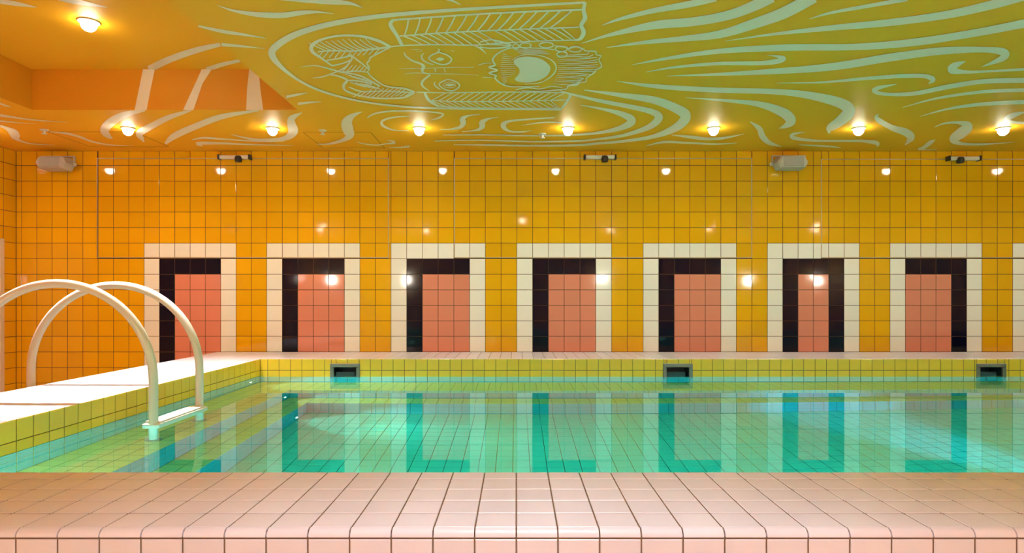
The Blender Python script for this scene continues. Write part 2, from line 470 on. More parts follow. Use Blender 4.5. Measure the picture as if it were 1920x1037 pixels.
# ------------------------------------------------------------------ pool: walls
SK = [(-15.0, 'skimmer opening nearest the ladder steps, lit blue below the water'), (14.15, 'middle skimmer opening in the olive pool wall'), (41.6, 'skimmer opening at the far right of the olive pool wall')]
SW, ST, SB = 1.12, -0.60, -2.05     # half width, top, bottom of the skimmer throat
mb = MB(); xs = XP0-0.5
for sx, _ in SK:
    mb.box(xs, sx-SW, YP1+0.02, YP1+2.02, -12.5, -0.33); mb.box(sx-SW, sx+SW, YP1+0.02, YP1+2.02, ST, -0.33); mb.box(sx-SW, sx+SW, YP1+0.02, YP1+2.02, -12.5, SB)
    xs = sx+SW
mb.box(xs, XP1+.5, YP1+0.02, YP1+2.02, -12.5, -0.33)
fw = tag(mb.build('pool_wall', 'pool_grout'), 'far pool wall of olive yellow tiles with skimmer openings', 'pool wall', kind='structure')
fo, ft = MB(), MB()
def clip_sk(x0, x1, z0, z1):
    out = [(x0, x1, z0, z1)]
    for sx, _ in SK:
        a, b = sx-SW-0.1, sx+SW+0.1; t, s = ST+0.1, SB-0.1
        nxt = []
        for (p, q, c, d) in out:
            if q <= a or p >= b or d <= s or c >= t: nxt.append((p, q, c, d)); continue
            if p < a: nxt.append((p, a, c, d))
            if q > b: nxt.append((b, q, c, d))
            p2, q2 = max(p, a), min(q, b)
            if c < s: nxt.append((p2, q2, c, s))
            if d > t: nxt.append((p2, q2, t, d))
        out = nxt
    return [q for q in out if q[1]-q[0] > .1 and q[3]-q[2] > .1]
xe = XP0
joints = [XP0]+[-21.8+i*1.0 for i in range(0, 90)]+[XP1]
for x0, x1 in zip(joints[:-1], joints[1:]):
    if x1-x0 < 0.1: continue
    for r, (z1, z0) in enumerate([(0, -1), (-1, -2), (-2, -3), (-3, -4), (-4, -5.3)]):
        for (p, q, c, d) in clip_sk(x0, x1, z0, z1):
            mname = 'olive_tile' if r < 2 else 'turquoise_tile'
            if r < 2 and p < 46: tile(fw, ((p+q)/2, YP1, (c+d)/2), U, V, q-p-GP, d-c-GP, mname, tilt=0.0015)
            else: tile_geo(fo if r < 2 else ft, ((p+q)/2, YP1, (c+d)/2), U, V, q-p-GP, d-c-GP)
field(fw, fo, 'olive_tile'); field(fw, ft, 'turquoise_tile')
# left pool wall
mb = MB(); mb.box(XP0-0.5, XP0-0.02, YP0-.5, YP1+.5, -12.4, -0.05)
lw = tag(mb.build('pool_wall', 'pool_grout'), 'left pool wall of olive tiles with a turquoise band under water', 'pool wall', kind='structure')
y = YP1; ft = MB()
while y > YP0+.05:
    y0 = max(y-1.0, YP0)
    for r, (z1, z0) in enumerate([(0, -1), (-1, -2), (-2, -3), (-3, -4), (-4, -5.3)]):
        mname = 'olive_tile' if r < 1 else None
        if r == 1:      # tile row cut by the change of colour at the water line
            tile(lw, (XP0, (y+y0)/2, (-1+ZW)/2), (0,1,0), V, y-y0-GP, -1-ZW-GP/2, 'olive_tile')
            tile(lw, (XP0, (y+y0)/2, (ZW-2)/2), (0,1,0), V, y-y0-GP, ZW+2-GP/2, 'turquoise_tile')
        elif r < 3: tile(lw, (XP0, (y+y0)/2, (z0+z1)/2), (0,1,0), V, y-y0-GP, z1-z0-GP, 'olive_tile' if r < 1 else 'turquoise_tile', tilt=0.0015)
        else: tile_geo(ft, (XP0, (y+y0)/2, (z0+z1)/2), (0,1,0), V, y-y0-GP, z1-z0-GP)
    y = y0
field(lw, ft, 'turquoise_tile')
# near pool wall (under the near coping, faces away) and right end
mb = MB(); mb.box(XP0-.5, XP1+.5, YP0-1.5, YP0, -12.6, -0.1)
tag(mb.build('pool_wall', 'basin_tile'), 'near pool wall under the front coping, facing the water', 'pool wall', kind='structure')
mb = MB(); mb.box(XP1, XP1+.6, YP0-.5, YP1+.5, -12.6, -0.1)
tag(mb.build('pool_wall', 'basin_tile'), 'right end wall of the pool beyond the view', 'pool wall', kind='structure')

# ------------------------------------------------------------------ pool: steps and floor
def step_block(xa, xb, ya, yb, ztop, zbot, label, xprev, yprev, top_m, ris_l, ris_f):
    mb = MB(); mb.box(xprev-.3, xa-.02, YP0-.3, yprev+.3, -12.4, ztop-.02); mb.box(xa-.02, XP1+.3, ya+.02, yprev+.3, -12.4, ztop-.02)
    st = tag(mb.build('pool_step', 'basin_grout'), label, 'step', kind='structure')
    # tread tiles on the left arm
    n = max(1, round(xa-xprev)); pw = (xa-xprev)/n
    y = yprev; f1 = MB(); f2 = MB(); f3 = MB()
    k = 0
    while y > YP0+.05:
        y0 = max(y-1.0, YP0)
        for i in range(n):
            cx = xprev+(i+.5)*pw
            tile(st, (cx, (y+y0)/2, ztop), UX, VY, pw-GP, y-y0-GP, top_m, tilt=0.001)
        y = y0
    # riser on the left arm
    nr = 3; rh = (ztop-zbot)/nr
    y = ya
    while y > YP0+.05:
        y0 = max(y-1.0, YP0)
        for r in range(nr):
            tile(st, (xa, (y+y0)/2, ztop-(r+.5)*rh), (0,1,0), V, y-y0-GP, rh-GP, ris_l, tilt=0.001)
        y = y0
    # far arm
    m = max(1, round(yprev-ya)); ph = (yprev-ya)/m
    x = xa
    while x < XP1-.05:
        x1 = min(x+1.0, XP1)
        for i in range(m): tile_geo(f1, ((x+x1)/2, ya+(i+.5)*ph, ztop), UX, VY, x1-x-GP, ph-GP)
        for r in range(nr): tile_geo(f2, ((x+x1)/2, ya, ztop-(r+.5)*rh), U, V, x1-x-GP, rh-GP)
        x = x1
    field(st, f1, top_m); field(st, f2, ris_f)
    return st
step_block(XS1, None, YS1, None, Z1, Z2, 'upper underwater step with a turquoise riser, below the ladder', XP0, YP1, 'step_tile', 'turquoise_tile', 'teal_tile')
step_block(XS2, None, YS2, None, Z2, Z3, 'lower narrow underwater step with a turquoise riser', XS1, YS1, 'step_tile', 'turquoise_tile', 'teal_tile')
mb = MB(); mb.box(XS2-.3, XP1+.3, YP0-.3, YS2+.3, Z3-.6, Z3-.02)
pf = tag(mb.build('pool_floor', 'basin_grout'), 'pale green tiled floor of the pool under the water', 'pool floor', kind='structure')
fm = MB(); cnt = 0
y = YP0
spots = []
while y < YS2-.05:
    y1 = min(y+1.0, YS2); x = XS2
    while x < XP1-.05:
        x1 = min(x+1.0, XP1); spots.append((x, x1, y, y1)); x = x1
    y = y1
def seen(s):
    cx, cy = (s[0]+s[1])/2, (s[2]+s[3])/2
    return cy > 28.5 and -0.82*(cy-8) < cx < 0.82*(cy-8)
big = [s for s in sorted(spots, key=lambda s: s[2]) if seen(s)][:300]
bs = set(big)
for s in spots:
    c = ((s[0]+s[1])/2, (s[2]+s[3])/2, Z3)
    if s in bs: tile(pf, c, UX, VY, s[1]-s[0]-GP, s[3]-s[2]-GP, 'basin_tile', tilt=0.001)
    else: tile_geo(fm, c, UX, VY, s[1]-s[0]-GP, s[3]-s[2]-GP)
field(pf, fm, 'basin_tile')

# ------------------------------------------------------------------ water
mb = MB(); mb.box(XP0-0.01, XP1+0.01, YP0-0.01, YP1+0.01, Z3-0.01, ZW)
tag(mb.build('pool_water', 'water'), 'clear still turquoise water filling the pool', 'water', kind='stuff')

# ------------------------------------------------------------------ skimmers
for sx, lab in SK:
    e = empty('pool_skimmer', (sx, YP1, SB)); tag(e, lab, 'skimmer', 'skimmer openings in the far pool wall')
    h = ST-SB
    for a in ((-SW-.18, SW+.18, h-.12, h+.2), (-SW-.18, SW+.18, -.2, .12), (-SW-.18, -SW+.14, .12, h-.12), (SW-.14, SW+.18, .12, h-.12)):
        mb = MB(); mb.bevbox(a[0], a[1], -.12, .12, a[2], a[3], .03); mb.build('frame', 'skimmer_steel', e)
    mb = MB(); mb.box(-SW-.0, SW, 1.7, 1.9, 0, h); mb.box(-SW, -SW+.04, .1, 1.7, 0, h); mb.box(SW-.04, SW, .1, 1.7, 0, h); mb.box(-SW, SW, .1, 1.7, h-.04, h); mb.box(-SW, SW, .1, 1.7, 0, .04)
    mb.build('throat', 'dark_throat', e)
    mb = MB(); mb.bevbox(-SW+.2, SW-.35, .35, .5, 0.1, h*.62, .03); o = mb.build('weir_flap', 'dark_throat', e)

# ------------------------------------------------------------------ ladder
LX, LY0, LY1 = -19.75, 34.4, 39.4
lad = empty('pool_ladder', (LX, (LY0+LY1)/2, Z1)); tag(lad, 'white pool ladder with two arched handrails over the left coping', 'ladder')
CXA, RA, CZA = 5.25, 5.25, 0.95
for dy in (LY0-(LY0+LY1)/2, LY1-(LY0+LY1)/2):
    pts = [(0, dy, 0.0), (0, dy, 2.0), (0, dy, CZA-Z1-.6)]
    for i in range(0, 37):
        a = math.pi*i/36
        pts.append((-CXA+RA*math.cos(a), dy, CZA-Z1+RA*math.sin(a)))
    pts += [(-CXA-RA, dy, -Z1-1), (-CXA-RA, dy, ZF-Z1)]
    mb = MB(); mb.tube(pts, 0.235, 18); r = mb.build('handrail', 'white_enamel', lad, smooth=True)
    mb = MB(); mb.lathe([(.5, 0), (.5, .12), (.3, .22), (.24, .22)], 20, (-CXA-RA, dy, ZF-Z1)); mb.build('foot_flange', 'steel', r, smooth=True)
    mb = MB(); mb.lathe([(.42, 0.01), (.42, .12), (.3, .2), (.24, .2)], 20, (0, dy, 0)); mb.build('foot_flange', 'steel', r, smooth=True)
tz = ZW-Z1+0.2
tr = MB(); hd = (LY1-LY0)/2
tr.bevbox(-.52, .36, -hd+.22, hd-.22, tz-1.0, tz-.06, .04)
for q in (-1, 1): tr.bevbox(-.5, .42, q*(hd-.02)-.26, q*(hd-.02)+.26, tz-1.0, tz-.1, .05)
t = tr.build('tread', 'white_plastic', lad)
for i in range(3):
    mb = MB(); mb.bevbox(-.5+i*.3, -.24+i*.3, -hd+.1, hd-.1, tz-.1, tz, .025); mb.build('slat', 'white_enamel', t)
for i in range(3):
    mb = MB(); mb.bevbox(.3, .42, -hd+.3, hd-.3, tz-.36-i*.3, tz-.1-i*.3, .025); mb.build('slat', 'white_enamel', t)

# ------------------------------------------------------------------ lamps
def downlight(x, y, z, label, power, group, estr='lens_glow', size=150, rad=0.55, color=SOFT):
    e = empty('downlight', (x, y, z)); tag(e, label, 'ceiling lamp', group)
    mb = MB(); mb.lathe([(rad*.62, 0.03), (rad*.62, -.08), (rad*.78, -.14), (rad, -.08), (rad, 0.03)], 28, cap=False); mb.build('trim_ring', 'white_plastic', e, smooth=True)
    mb = MB(); mb.lathe([(rad*.62, 0.0), (rad*.7, -.14), (rad*.72, -.3), (rad*.62, -.44), (rad*.42, -.56), (rad*.2, -.62), (0.02, -.63)], 24); mb.build('lens', estr, e, smooth=True)
    light('lamp_light', e, (0, 0, -.75), power, color, size, 0.9, 0.035)
    return e
names = ['leftmost', 'second from left', 'third from left', 'middle one', 'fifth from left', 'sixth from left', 'rightmost in view']
for i, px_ in enumerate([240, 511, 786, 1065, 1338, 1610, 1881]):
    downlight((px_-PX)*53.8/F, 53.8, ZC, 'glowing downlight, %s of the row along the tiled wall' % names[i], P_ROW*(1.15, 1.1, 1.0, .9, .8, .72, .66)[i], 'downlights along the back wall', color=(WARM, WARM, SOFT, SOFT, SOFT, SOFT, SOFT)[i])
downlight(-45.5, 53.8, ZC, 'glowing downlight beyond the left edge of the row', P_ROW*.7, 'downlights along the back wall', color=WARM)
for i, xx in enumerate((53.9, 66.3)):
    downlight(xx, 53.8, ZC, ('glowing downlight just past the right edge of view', 'last glowing downlight of the row at the right end')[i], P_ROW*.6, 'downlights along the back wall')
downlight(-27.1, 40.06, ZU, 'single downlight in the raised ceiling bay', P_RECESS, 'other downlights', size=88, rad=.62, color=PALE)
for i, (xx, yy, pw) in enumerate([(1.0, 7.0, 1.0), (-40, -6, 2.0), (-20, -12, 3.2), (20, -12, 3.2), (40, -6, 3.2), (62, -6, 3.0)]):  # all but the first are added, unseen, to bounce light onto the ceiling
    downlight(xx, yy, ZC, ['downlight just in front of the middle of the front coping, above the view', 'added bounce downlight over the floor at the far left of the viewer', 'added bounce downlight over the floor close to the left of the viewer', 'added bounce downlight over the floor close to the right of the viewer', 'added bounce downlight over the floor farther right of the viewer', 'added bounce downlight over the floor at the right end of the room'][i], P_NEAR*pw, 'other downlights', size=(98, 84, 84, 84, 84, 84)[i], color=(COOL, SOFT, SOFT, SOFT, SOFT, SOFT)[i])
# globe lamps on the wall behind the viewer (seen only as reflections in the glaze)
for i, gx in enumerate((-61, -27, 21, 57, 74)):
    if gx < XL+3: gx = XL+4
    e = empty('wall_lamp', (gx, YF, EYE+4.0)); tag(e, 'round white globe lamp on the wall behind the viewer, %s' % ('leftmost', 'second from its left end', 'middle one', 'second from its right end', 'rightmost')[i], 'wall lamp', 'globe lamps behind the viewer')
    mb = MB(); mb.lathe([(.7, 0), (.7, .2), (.3, .35), (.3, .9)], 20, axis='y'); mb.build('wall_plate', 'steel', e, smooth=True)
    mb = MB(); mb.lathe([(.85*math.sin(math.pi*k/12)+.001, -.85*math.cos(math.pi*k/12)) for k in range(13)], 20, (0, 1.7, 0)); mb.build('globe', 'globe_glow', e, smooth=True)
    light('lamp_light', e, (0, 3.3, 0), P_ROOM*(.6, 1, 1, .7, .4)[i], (1.0, .90, .78), 165, .6, .1, (0, 1, .75))

# underwater lamps
def pool_lamp(x, y, z, axis, label, power, color, group, spot=140, rad=0.2, direction=None, lens='pool_lens'):
    e = empty('pool_lamp', (x, y, z)); tag(e, label, 'pool lamp', group)
    s = 1
    mb = MB(); mb.lathe([(rad*.7, -.1), (rad*.7, .04), (rad*1.15, .05), (rad*1.3, 0), (rad*1.3, -.1)], 20, axis=axis, cap=False); mb.build('bezel', 'steel', e, smooth=True)
    mb = MB(); mb.lathe([(rad*.7, -.02), (rad*.6, .06), (rad*.3, .1), (.01, .11)], 20, axis=axis); mb.build('lens', lens, e, smooth=True)
    dr = direction or ((1,0,0) if axis == 'x' else (0,1,0))
    light('lamp_light', e, tuple(.2*c for c in (Vector(dr).normalized())), power, color, spot, .7, .02, dr)
    return e
CY = (0.36, 0.92, 1.0)
pool_lamp(XP0, 53.3, -3.4, 'x', 'small bright lamp under water high in the left pool wall', P_POOL*.9, (.7, .95, 1), 'small lamps in the pool steps', 80, direction=(1, 0, -.22))
pool_lamp(XS1, 49.9, -7.4, 'x', 'small bright lamp in the riser of the upper step', P_POOL*.6, (.7, .95, 1), 'small lamps in the pool steps', 80, direction=(1, -.1, -.22))
pool_lamp(XS2, 46.5, -11.2, 'x', 'small bright lamp in the riser of the lower step', P_POOL*.6, (.7, .95, 1), 'small lamps in the pool steps', 80, direction=(1, -.1, -.22))
for i, gx in enumerate((-17, -4, 10, 24, 38, 54)):  # unseen lamps added as general fill for the basin
    pool_lamp(gx, YP0, -6.5, 'y', 'added unseen fill lamp in the near pool wall under the coping, %s' % ('nearest the steps', 'second from the steps', 'third from the steps', 'fourth from the steps', 'fifth from the steps', 'farthest from the steps')[i], P_POOL*(.55 if i else .3), CY, 'lamps in the near pool wall', 150, .8, (0, 1, -.45))
pool_lamp(-20.3, YP0, -3.4, 'y', 'added unseen fill lamp in the near pool wall shining along the upper step', P_POOL*.55, (.8, 1.0, .95), 'lamps in the near pool wall', 150, .5, (-.1, 1, -.1))  # one more unseen lamp, added to brighten the steps
pool_lamp(31, YP0, -8.5, 'y', 'blue tinted lamp in the near pool wall under the coping', P_POOL*6.0, (.2, .5, 1.0), 'lamps in the near pool wall', 24, .6, (-7, 29, -1.6))

# ------------------------------------------------------------------ speakers, hatch closers, sprinklers
def speaker(px, py, label, side):
    x = (px-PX)*(ZB-1.0)/F; z = EYE+(PY-py)*(ZB-1.0)/F
    e = empty('wall_speaker', (x, ZB, z)); tag(e, label, 'speaker', 'white speakers under the ceiling')
    hw, hh = 1.2, .62
    g = MB(); prof = [(-hw, -hh), (hw, -hh), (hw+.32, 0), (hw, hh), (-hw, hh), (-hw-.32, 0)]
    n = 6
    g.v += [(a, -.35, b) for a, b in prof] + [(a*.96, -1.55, b*.9) for a, b in prof] + [(a*.86, -1.75, b*.8) for a, b in prof]
    for r in (0, 6):
        for i in range(6):
            j = (i+1) % 6; g.f.append((r+i, r+j, r+6+j, r+6+i))
    g.f.append((5,4,3,2,1,0)); g.f.append((12,13,14,15,16,17))
    g.build('cabinet', 'speaker_grey', e)
    g = MB(); g.bevbox(-hw*.8, hw*.8, -1.82, -1.72, -hh*.7, hh*.7, .04); g.build('grille', 'grille_grey', e)
    g = MB(); g.box(-.9, .9, -.12, 0, -.3, .75); g.box(-hw-.42, hw+.42, -.7, -.45, hh+.12, hh+.2); g.box(-hw-.42, -hw-.34, -.7, -.45, -.2, hh+.12); g.box(hw+.34, hw+.42, -.7, -.45, -.2, hh+.12); g.box(-.25, .25, -.6, 0, hh+.12, hh+.2)
    g.build('bracket', 'speaker_grey', e)
    for s in (-1, 1):
        g = MB(); g.lathe([(.16, 0), (.16, .1), (.1, .16)], 14, (s*(hw+.42) if s > 0 else -hw-.58, -.58, 0), 'x'); g.build('bracket_knob', 'white_plastic', e, smooth=True)
speaker(103, 307, 'white wall speaker at the far left under the ceiling', 1)
speaker(1482, 306, 'grey white wall speaker at the right of the middle hatch', -1)
for px_, lab, sgn in ((443, 'white slide rail closer on the left wall hatch', 1), (1124, 'white slide rail closer on the middle wall hatch', 1), (1802, 'white slide rail closer on the right wall hatch', -1)):
    x = (px_-PX)*ZB/F; z = EYE+(PY-296.5)*ZB/F
    if sgn < 0: z -= .12
    e = empty('hatch_closer', (x, ZB-.04, z)); tag(e, lab, 'hatch closer', 'closers on top of the wall hatches')
    g = MB(); g.bevbox(-1.45, 1.45, -.55, -.1, -.17, .17, .05); g.build('rail', 'white_plastic', e)
    for q in (-1, 1):
        g = MB(); g.bevbox(q*1.5-.09, q*1.5+.09, -.6, -.0, -.24, .24, .03); g.build('end_cap', 'black_plastic', e)
    g = MB(); g.lathe([(.05, -.42), (.3, -.36), (.36, -.1), (.3, .16), (.2, .22)], 16, (.45*sgn, -.5, -.12)); g.build('pivot', 'black_plastic', e, smooth=True)
    g = MB(); g.box(-.3*sgn-.25, -.3*sgn+.25, -.1, 0.02, -.15, .15); g.build('mounting_block', 'steel', e)
def at_ceil(x, y, z=ZC):
    d = (z-EYE)*F/(PY-y); return ((x-PX)*d/F, d)
for x, y, lab in ((83, 243, 'small white sprinkler head at the left end of the ceiling'), (605, 244, 'small white sprinkler head left of the third downlight'), (1017, 251, 'small white sprinkler head just left of the middle downlight')):
    a, b = at_ceil(x, y)
    e = empty('sprinkler_head', (a, b, ZC)); tag(e, lab, 'sprinkler', 'sprinkler heads in the ceiling')
    g = MB(); g.lathe([(.34, .02), (.34, -.06), (.22, -.12), (.12, -.12)], 18); g.build('rosette', 'white_plastic', e, smooth=True)
    g = MB(); g.lathe([(.1, -.12), (.1, -.3), (.2, -.32), (.2, -.38)], 14); g.build('deflector', 'white_plastic', e, smooth=True)
# flush access panels in the ceiling: their joints
for i, quad in enumerate([[(90, 247), (183, 247), (225, 281), (173, 281)], [(568, 248), (695, 248), (716, 277.5), (601, 277.5)], [(-60, 250), (0, 262), (45, 279), (-60, 279)]]):
    e = tag(empty('panel_joint', (0, 0, 0)), None); e.parent = ceil
    p = [at_ceil(*q) for q in quad]
    if i == 1: p[2] = (p[1][0], p[2][1]); p[3] = (p[0][0], p[2][1])
    if i == 0: p = [p[0], (p[0][0]+7.5, p[0][1]), (p[0][0]+7.5, 60.5), (p[0][0], 60.5)]
    if i == 2: continue
    for k in range(4):
        a, b = p[k], p[(k+1) % 4]
        g = MB(); wj = .032
        if abs(a[0]-b[0]) > abs(a[1]-b[1]): g.box(min(a[0],b[0]), max(a[0],b[0]), a[1]-wj, a[1]+wj, ZC-.012, ZC+.05)
        else: g.box(a[0]-wj, a[0]+wj, min(a[1],b[1]), max(a[1],b[1]), ZC-.012, ZC+.05)
        o = g.build('joint', 'joint_dark', e); o['label'] = 'dark joint of a flush ceiling panel'
for o in [o for o in bpy.data.objects if o.name.startswith('panel_joint') and not o.children]: bpy.data.objects.remove(o)

# ------------------------------------------------------------------ the mural: flat paint on the ceiling
def cr(pts, n=7):
    out = []
    P = [pts[0]]+list(pts)+[pts[-1]]
    for i in range(1, len(P)-2):
        a, b, c, d = P[i-1], P[i], P[i+1], P[i+2]
        for k in range(n):
            t = k/n
            out.append(tuple(.5*((2*b[j])+(-a[j]+c[j])*t+(2*a[j]-5*b[j]+4*c[j]-d[j])*t*t+(-a[j]+3*b[j]-3*c[j]+d[j])*t**3) for j in range(3)))
    out.append(tuple(pts[-1]))
    return out
PAINT = 0.012; LAYER = [0.0]
def flat(q, z):
    x, y = at_ceil(q[0], q[1], z); return (x, y, z-PAINT-LAYER[0])
def ribbon(mb, pts, reg, z=None, n=7):
    z = ZC if z is None else z
    ox, oy, s = reg
    P = cr([(ox+a*s, oy+b*s, max(c*s, .35)) for a, b, c in pts], n)
    i0 = len(mb.v)
    for i, p in enumerate(P):
        a, b = P[max(i-1, 0)], P[min(i+1, len(P)-1)]
        dx, dy = b[0]-a[0], b[1]-a[1]; l = math.hypot(dx, dy) or 1
        nx, ny = -dy/l*p[2]/2, dx/l*p[2]/2
        mb.v += [flat((p[0]+nx, p[1]+ny), z-i*.0004), flat((p[0]-nx, p[1]-ny), z-i*.0004)]
    for i in range(len(P)-1): mb.f.append((i0+2*i, i0+2*i+1, i0+2*i+3, i0+2*i+2))
Q3 = (1080, 0, .4375); Q1 = (0, 0, 1/3); Q2 = (480, 0, .35417); PXL = (0, 0, 1)
B1 = (560, 50, .15625); B3 = (900, 0, .13021); B4 = (740, 80, .1254); B5 = (900, 70, .13986); B6 = (500, 180, .20833); B7 = (880, 180, .22917); B8 = (0, 170, 1/6)
def j(reg, pts): return [(reg[0]+a*reg[2], reg[1]+b*reg[2], c*reg[2]) for a, b, c in pts]
WAVES = [(Q3, p) for p in [
 [(110,108,2),(190,80,14),(330,45,22),(480,18,28),(600,-8,26)],
 [(25,185,2),(140,150,14),(330,108,34),(500,92,38),(650,65,40),(760,25,45),(840,-15,50)],
 [(130,203,2),(300,180,16),(460,165,24),(620,145,34),(780,95,44),(900,50,50),(1020,-15,52)],
 [(1000,80,2),(1100,52,12),(1250,25,16),(1420,-5,18)],
 [(640,175,2),(850,145,12),(1100,118,24),(1350,95,30),(1600,60,34),(1800,15,38),(1940,-25,40)],
 [(240,277,2),(400,248,14),(620,218,22),(900,203,28),(1200,200,28),(1450,180,32),(1700,142,32),(1930,98,36)],
 [(300,308,2),(420,288,10),(600,272,14),(780,270,18),(860,262,22),(890,250,20),(860,240,10),(820,235,2)],
 [(390,325,2),(600,318,12),(850,305,24),(1100,285,32),(1350,245,34),(1560,218,32),(1750,212,24),(1835,224,34),(1825,250,26),(1740,285,2)],
 [(1670,262,2),(1625,280,28),(1610,300,30),(1680,308,14),(1800,303,10),(1930,296,12)],
 [(860,355,2),(1050,352,8),(1250,335,14),(1400,325,18),(1490,325,18),(1530,340,22),(1510,358,2)],
 [(1375,360,2),(1300,375,16),(1278,390,18),(1330,403,14),(1450,400,18),(1600,370,20),(1750,348,20),(1930,343,22)],
 [(1400,460,2),(1550,420,10),(1750,392,14),(1930,385,16)],
 [(1475,498,2),(1600,465,10),(1750,445,16),(1930,436,18)],
 [(175,347,2),(350,370,18),(600,385,22),(850,392,24),(1000,408,32),(1130,440,44),(1170,475,52),(1130,520,42),(1088,548,30),(1085,572,4)],
 [(470,418,2),(640,430,12),(780,445,24),(880,478,40),(920,512,44),(905,535,26),(870,550,2)],
 [(745,520,2),(785,550,22),(800,585,26),(830,612,18),(880,628,2)],
 [(980,565,2),(930,575,12),(932,590,16),(1020,602,10),(1150,603,9),(1230,604,12),(1290,613,18),(1290,630,2)],
 [(955,620,2),(1030,624,7),(1100,628,7),(1135,634,2)],
 [(1297,488,2),(1290,508,20),(1350,545,24),(1410,565,32),(1435,585,34),(1425,605,18),(1410,622,2)],
 [(1535,545,2),(1580,528,8),(1640,525,14),(1682,540,36),(1650,570,46),(1615,598,30),(1660,616,12),(1760,617,8),(1880,608,2)],
 [(1540,598,2),(1520,610,18),(1490,632,14),(1470,640,6),(1545,641,2)],
 [(1930,478,2),(1870,495,24),(1842,514,20),(1880,524,12),(1930,526,10)],
 [(410,578,3),(500,588,14),(570,595,12),(640,590,10),(720,573,2)],
 [(300,625,3),(380,608,10),(480,612,9),(600,617,7),(690,612,2)]]]
WAVES += [(PXL, j(Q3, [(35,385,4),(200,408,20),(340,430,32),(440,470,40),(470,500,44),(430,545,34),(330,585,18),(200,605,12),(80,615,10)])+[(1080,272,4),(1000,273,3.5),(900,271.5,3),(850,271,1)]),
 (PXL, [(1050,170,1.5)]+j(Q3, [(0,408,10),(120,435,16),(250,460,20),(330,480,26),(355,505,34),(310,545,24),(200,580,14),(80,597,9)])+[(1080,264,3.5),(1000,265.5,3),(900,262.5,2.5),(815,264,1.5)]),
 (PXL, j(Q3, [(20,450,3),(120,468,12),(200,490,24),(240,518,34),(190,548,22),(100,568,12)])+[(1080,252.5,3.5),(1040,254,3),(980,254,2.5),(900,252.5,2.5),(830,253,1.5)])]
WAVES += [(Q1, p) for p in [
 [(1225,30,3),(1320,60,14),(1450,80,28),(1580,85,32),(1700,70,26),(1790,66,12),(1880,76,2)],
 [(1115,145,10),(1250,175,20),(1380,195,14),(1500,215,2)],
 [(1246,250,20),(1350,258,13),(1490,272,2)],
 [(815,620,10),(700,645,36),(620,690,50),(588,730,50),(608,762,30),(635,780,4)],
 [(1075,620,10),(950,660,30),(850,710,36),(785,748,40),(800,780,20),(812,800,4)],
 [(1455,620,8),(1250,655,30),(1100,710,36),(980,765,36),(930,808,14)],
 [(1700,632,2),(1642,665,36),(1640,700,48),(1648,740,54),(1600,778,26),(1480,787,14),(1380,775,10),(1300,755,3)],
 [(1080,785,4),(1150,775,12),(1300,785,8),(1500,795,8),(1600,790,10)],
 [(1140,822,5),(1112,806,18),(1250,806,12),(1400,812,8),(1650,818,3)]]]
WAVES += [(PXL, [(500,-6,6),(580,0,10),(622,3,10),(657,6,6),(680,14,1)]), (Q2, [(1000,-8,10),(1045,5,10),(1085,25,2)]),
 (Q2, [(160,512,14),(220,500,12),(275,490,3)]), (Q2, [(222,549,14),(280,542,10),(345,538,3)])]
WAVES += [(B6, p) for p in [
 [(860,140,3),(770,180,46),(722,240,96),(735,310,96),(750,350,70),(690,395,34),(560,430,16),(450,432,5)],
 [(800,410,3),(880,430,10),(1000,440,10),(1080,428,12),(1150,422,18),(1130,405,12),(1080,400,3)],
 [(1100,462,3),(1200,462,12),(1285,452,20)],
 [(905,195,10),(980,155,16),(1130,135,14),(1350,135,12),(1530,148,12),(1588,165,18),(1550,195,16),(1480,215,3)],
 [(1300,180,3),(1150,190,14),(1055,215,20),(1035,250,26),(1080,285,18),(1170,310,8),(1280,310,4)],
 [(1920,165,6),(1820,175,14),(1762,205,44),(1770,240,50),(1740,280,30),(1650,298,12),(1560,300,3)]]]
WAVES += [(B7, p) for p in [
 [(240,172,3),(160,185,14),(105,215,44),(105,248,44),(60,278,16),(-60,290,4)],
 [(700,175,10),(500,188,14),(330,205,20),(278,240,44),(320,283,18),(420,293,14),(510,280,3)],
 [(430,240,4),(550,220,10),(680,213,10),(760,220,8)]]]
WAVES += [(B8, p) for p in [
 [(-60,140,22),(0,145,22),(60,165,18),(115,180,10)],
 [(-80,262,30),(0,275,30),(200,305,20),(400,330,14),(760,355,3)],
 [(-80,325,22),(0,340,20),(200,358,10),(400,370,3)],
 [(-60,385,26),(0,395,26),(80,425,40),(150,475,96),(185,520,90),(215,555,30),(350,595,14),(620,612,3)],
 [(560,462,8),(750,480,24),(900,520,24),(1050,575,20),(1250,610,14),(1500,620,3)]]]
for reg, pts in WAVES:
    g = MB(); ribbon(g, pts, reg); g.build('painted_wave', 'mural_paint', ceil)
# waves that run up into the raised bay
for pts in ([(1240,249,22),(1100,283,34),(950,335,38),(838,390,40)], [(1352,340,16),(1250,362,24),(1162,392,28)], [(-40,3,20),(80,18,26),(205,40,3)], [(330,-12,26),(450,12,28),(600,40,3)]):
    g = MB(); ribbon(g, pts, Q1, ZU); g.build('painted_wave', 'mural_paint', ceil)
def onface(a, b): return ((a/3-PX)*RY1/F, RY1-PAINT, EYE+(PY-b/3)*RY1/F)
for L, R_ in (([(805,389),(780,510),(757,620)], [(872,389),(848,500),(825,620)]), ([(1135,389),(1108,450),(1030,620)], [(1192,389),(1140,470),(1088,620)]), ([(1402,389),(1390,500),(1385,620)], [(1455,389),(1465,500),(1481,620)])):
    g = MB(); n = len(L)
    g.v += [onface(*p) for p in L]+[onface(*p) for p in R_]
    for i in range(n-1): g.f.append((i, i+1, n+i+1, n+i))
    g.build('painted_wave', 'mural_paint', ceil)

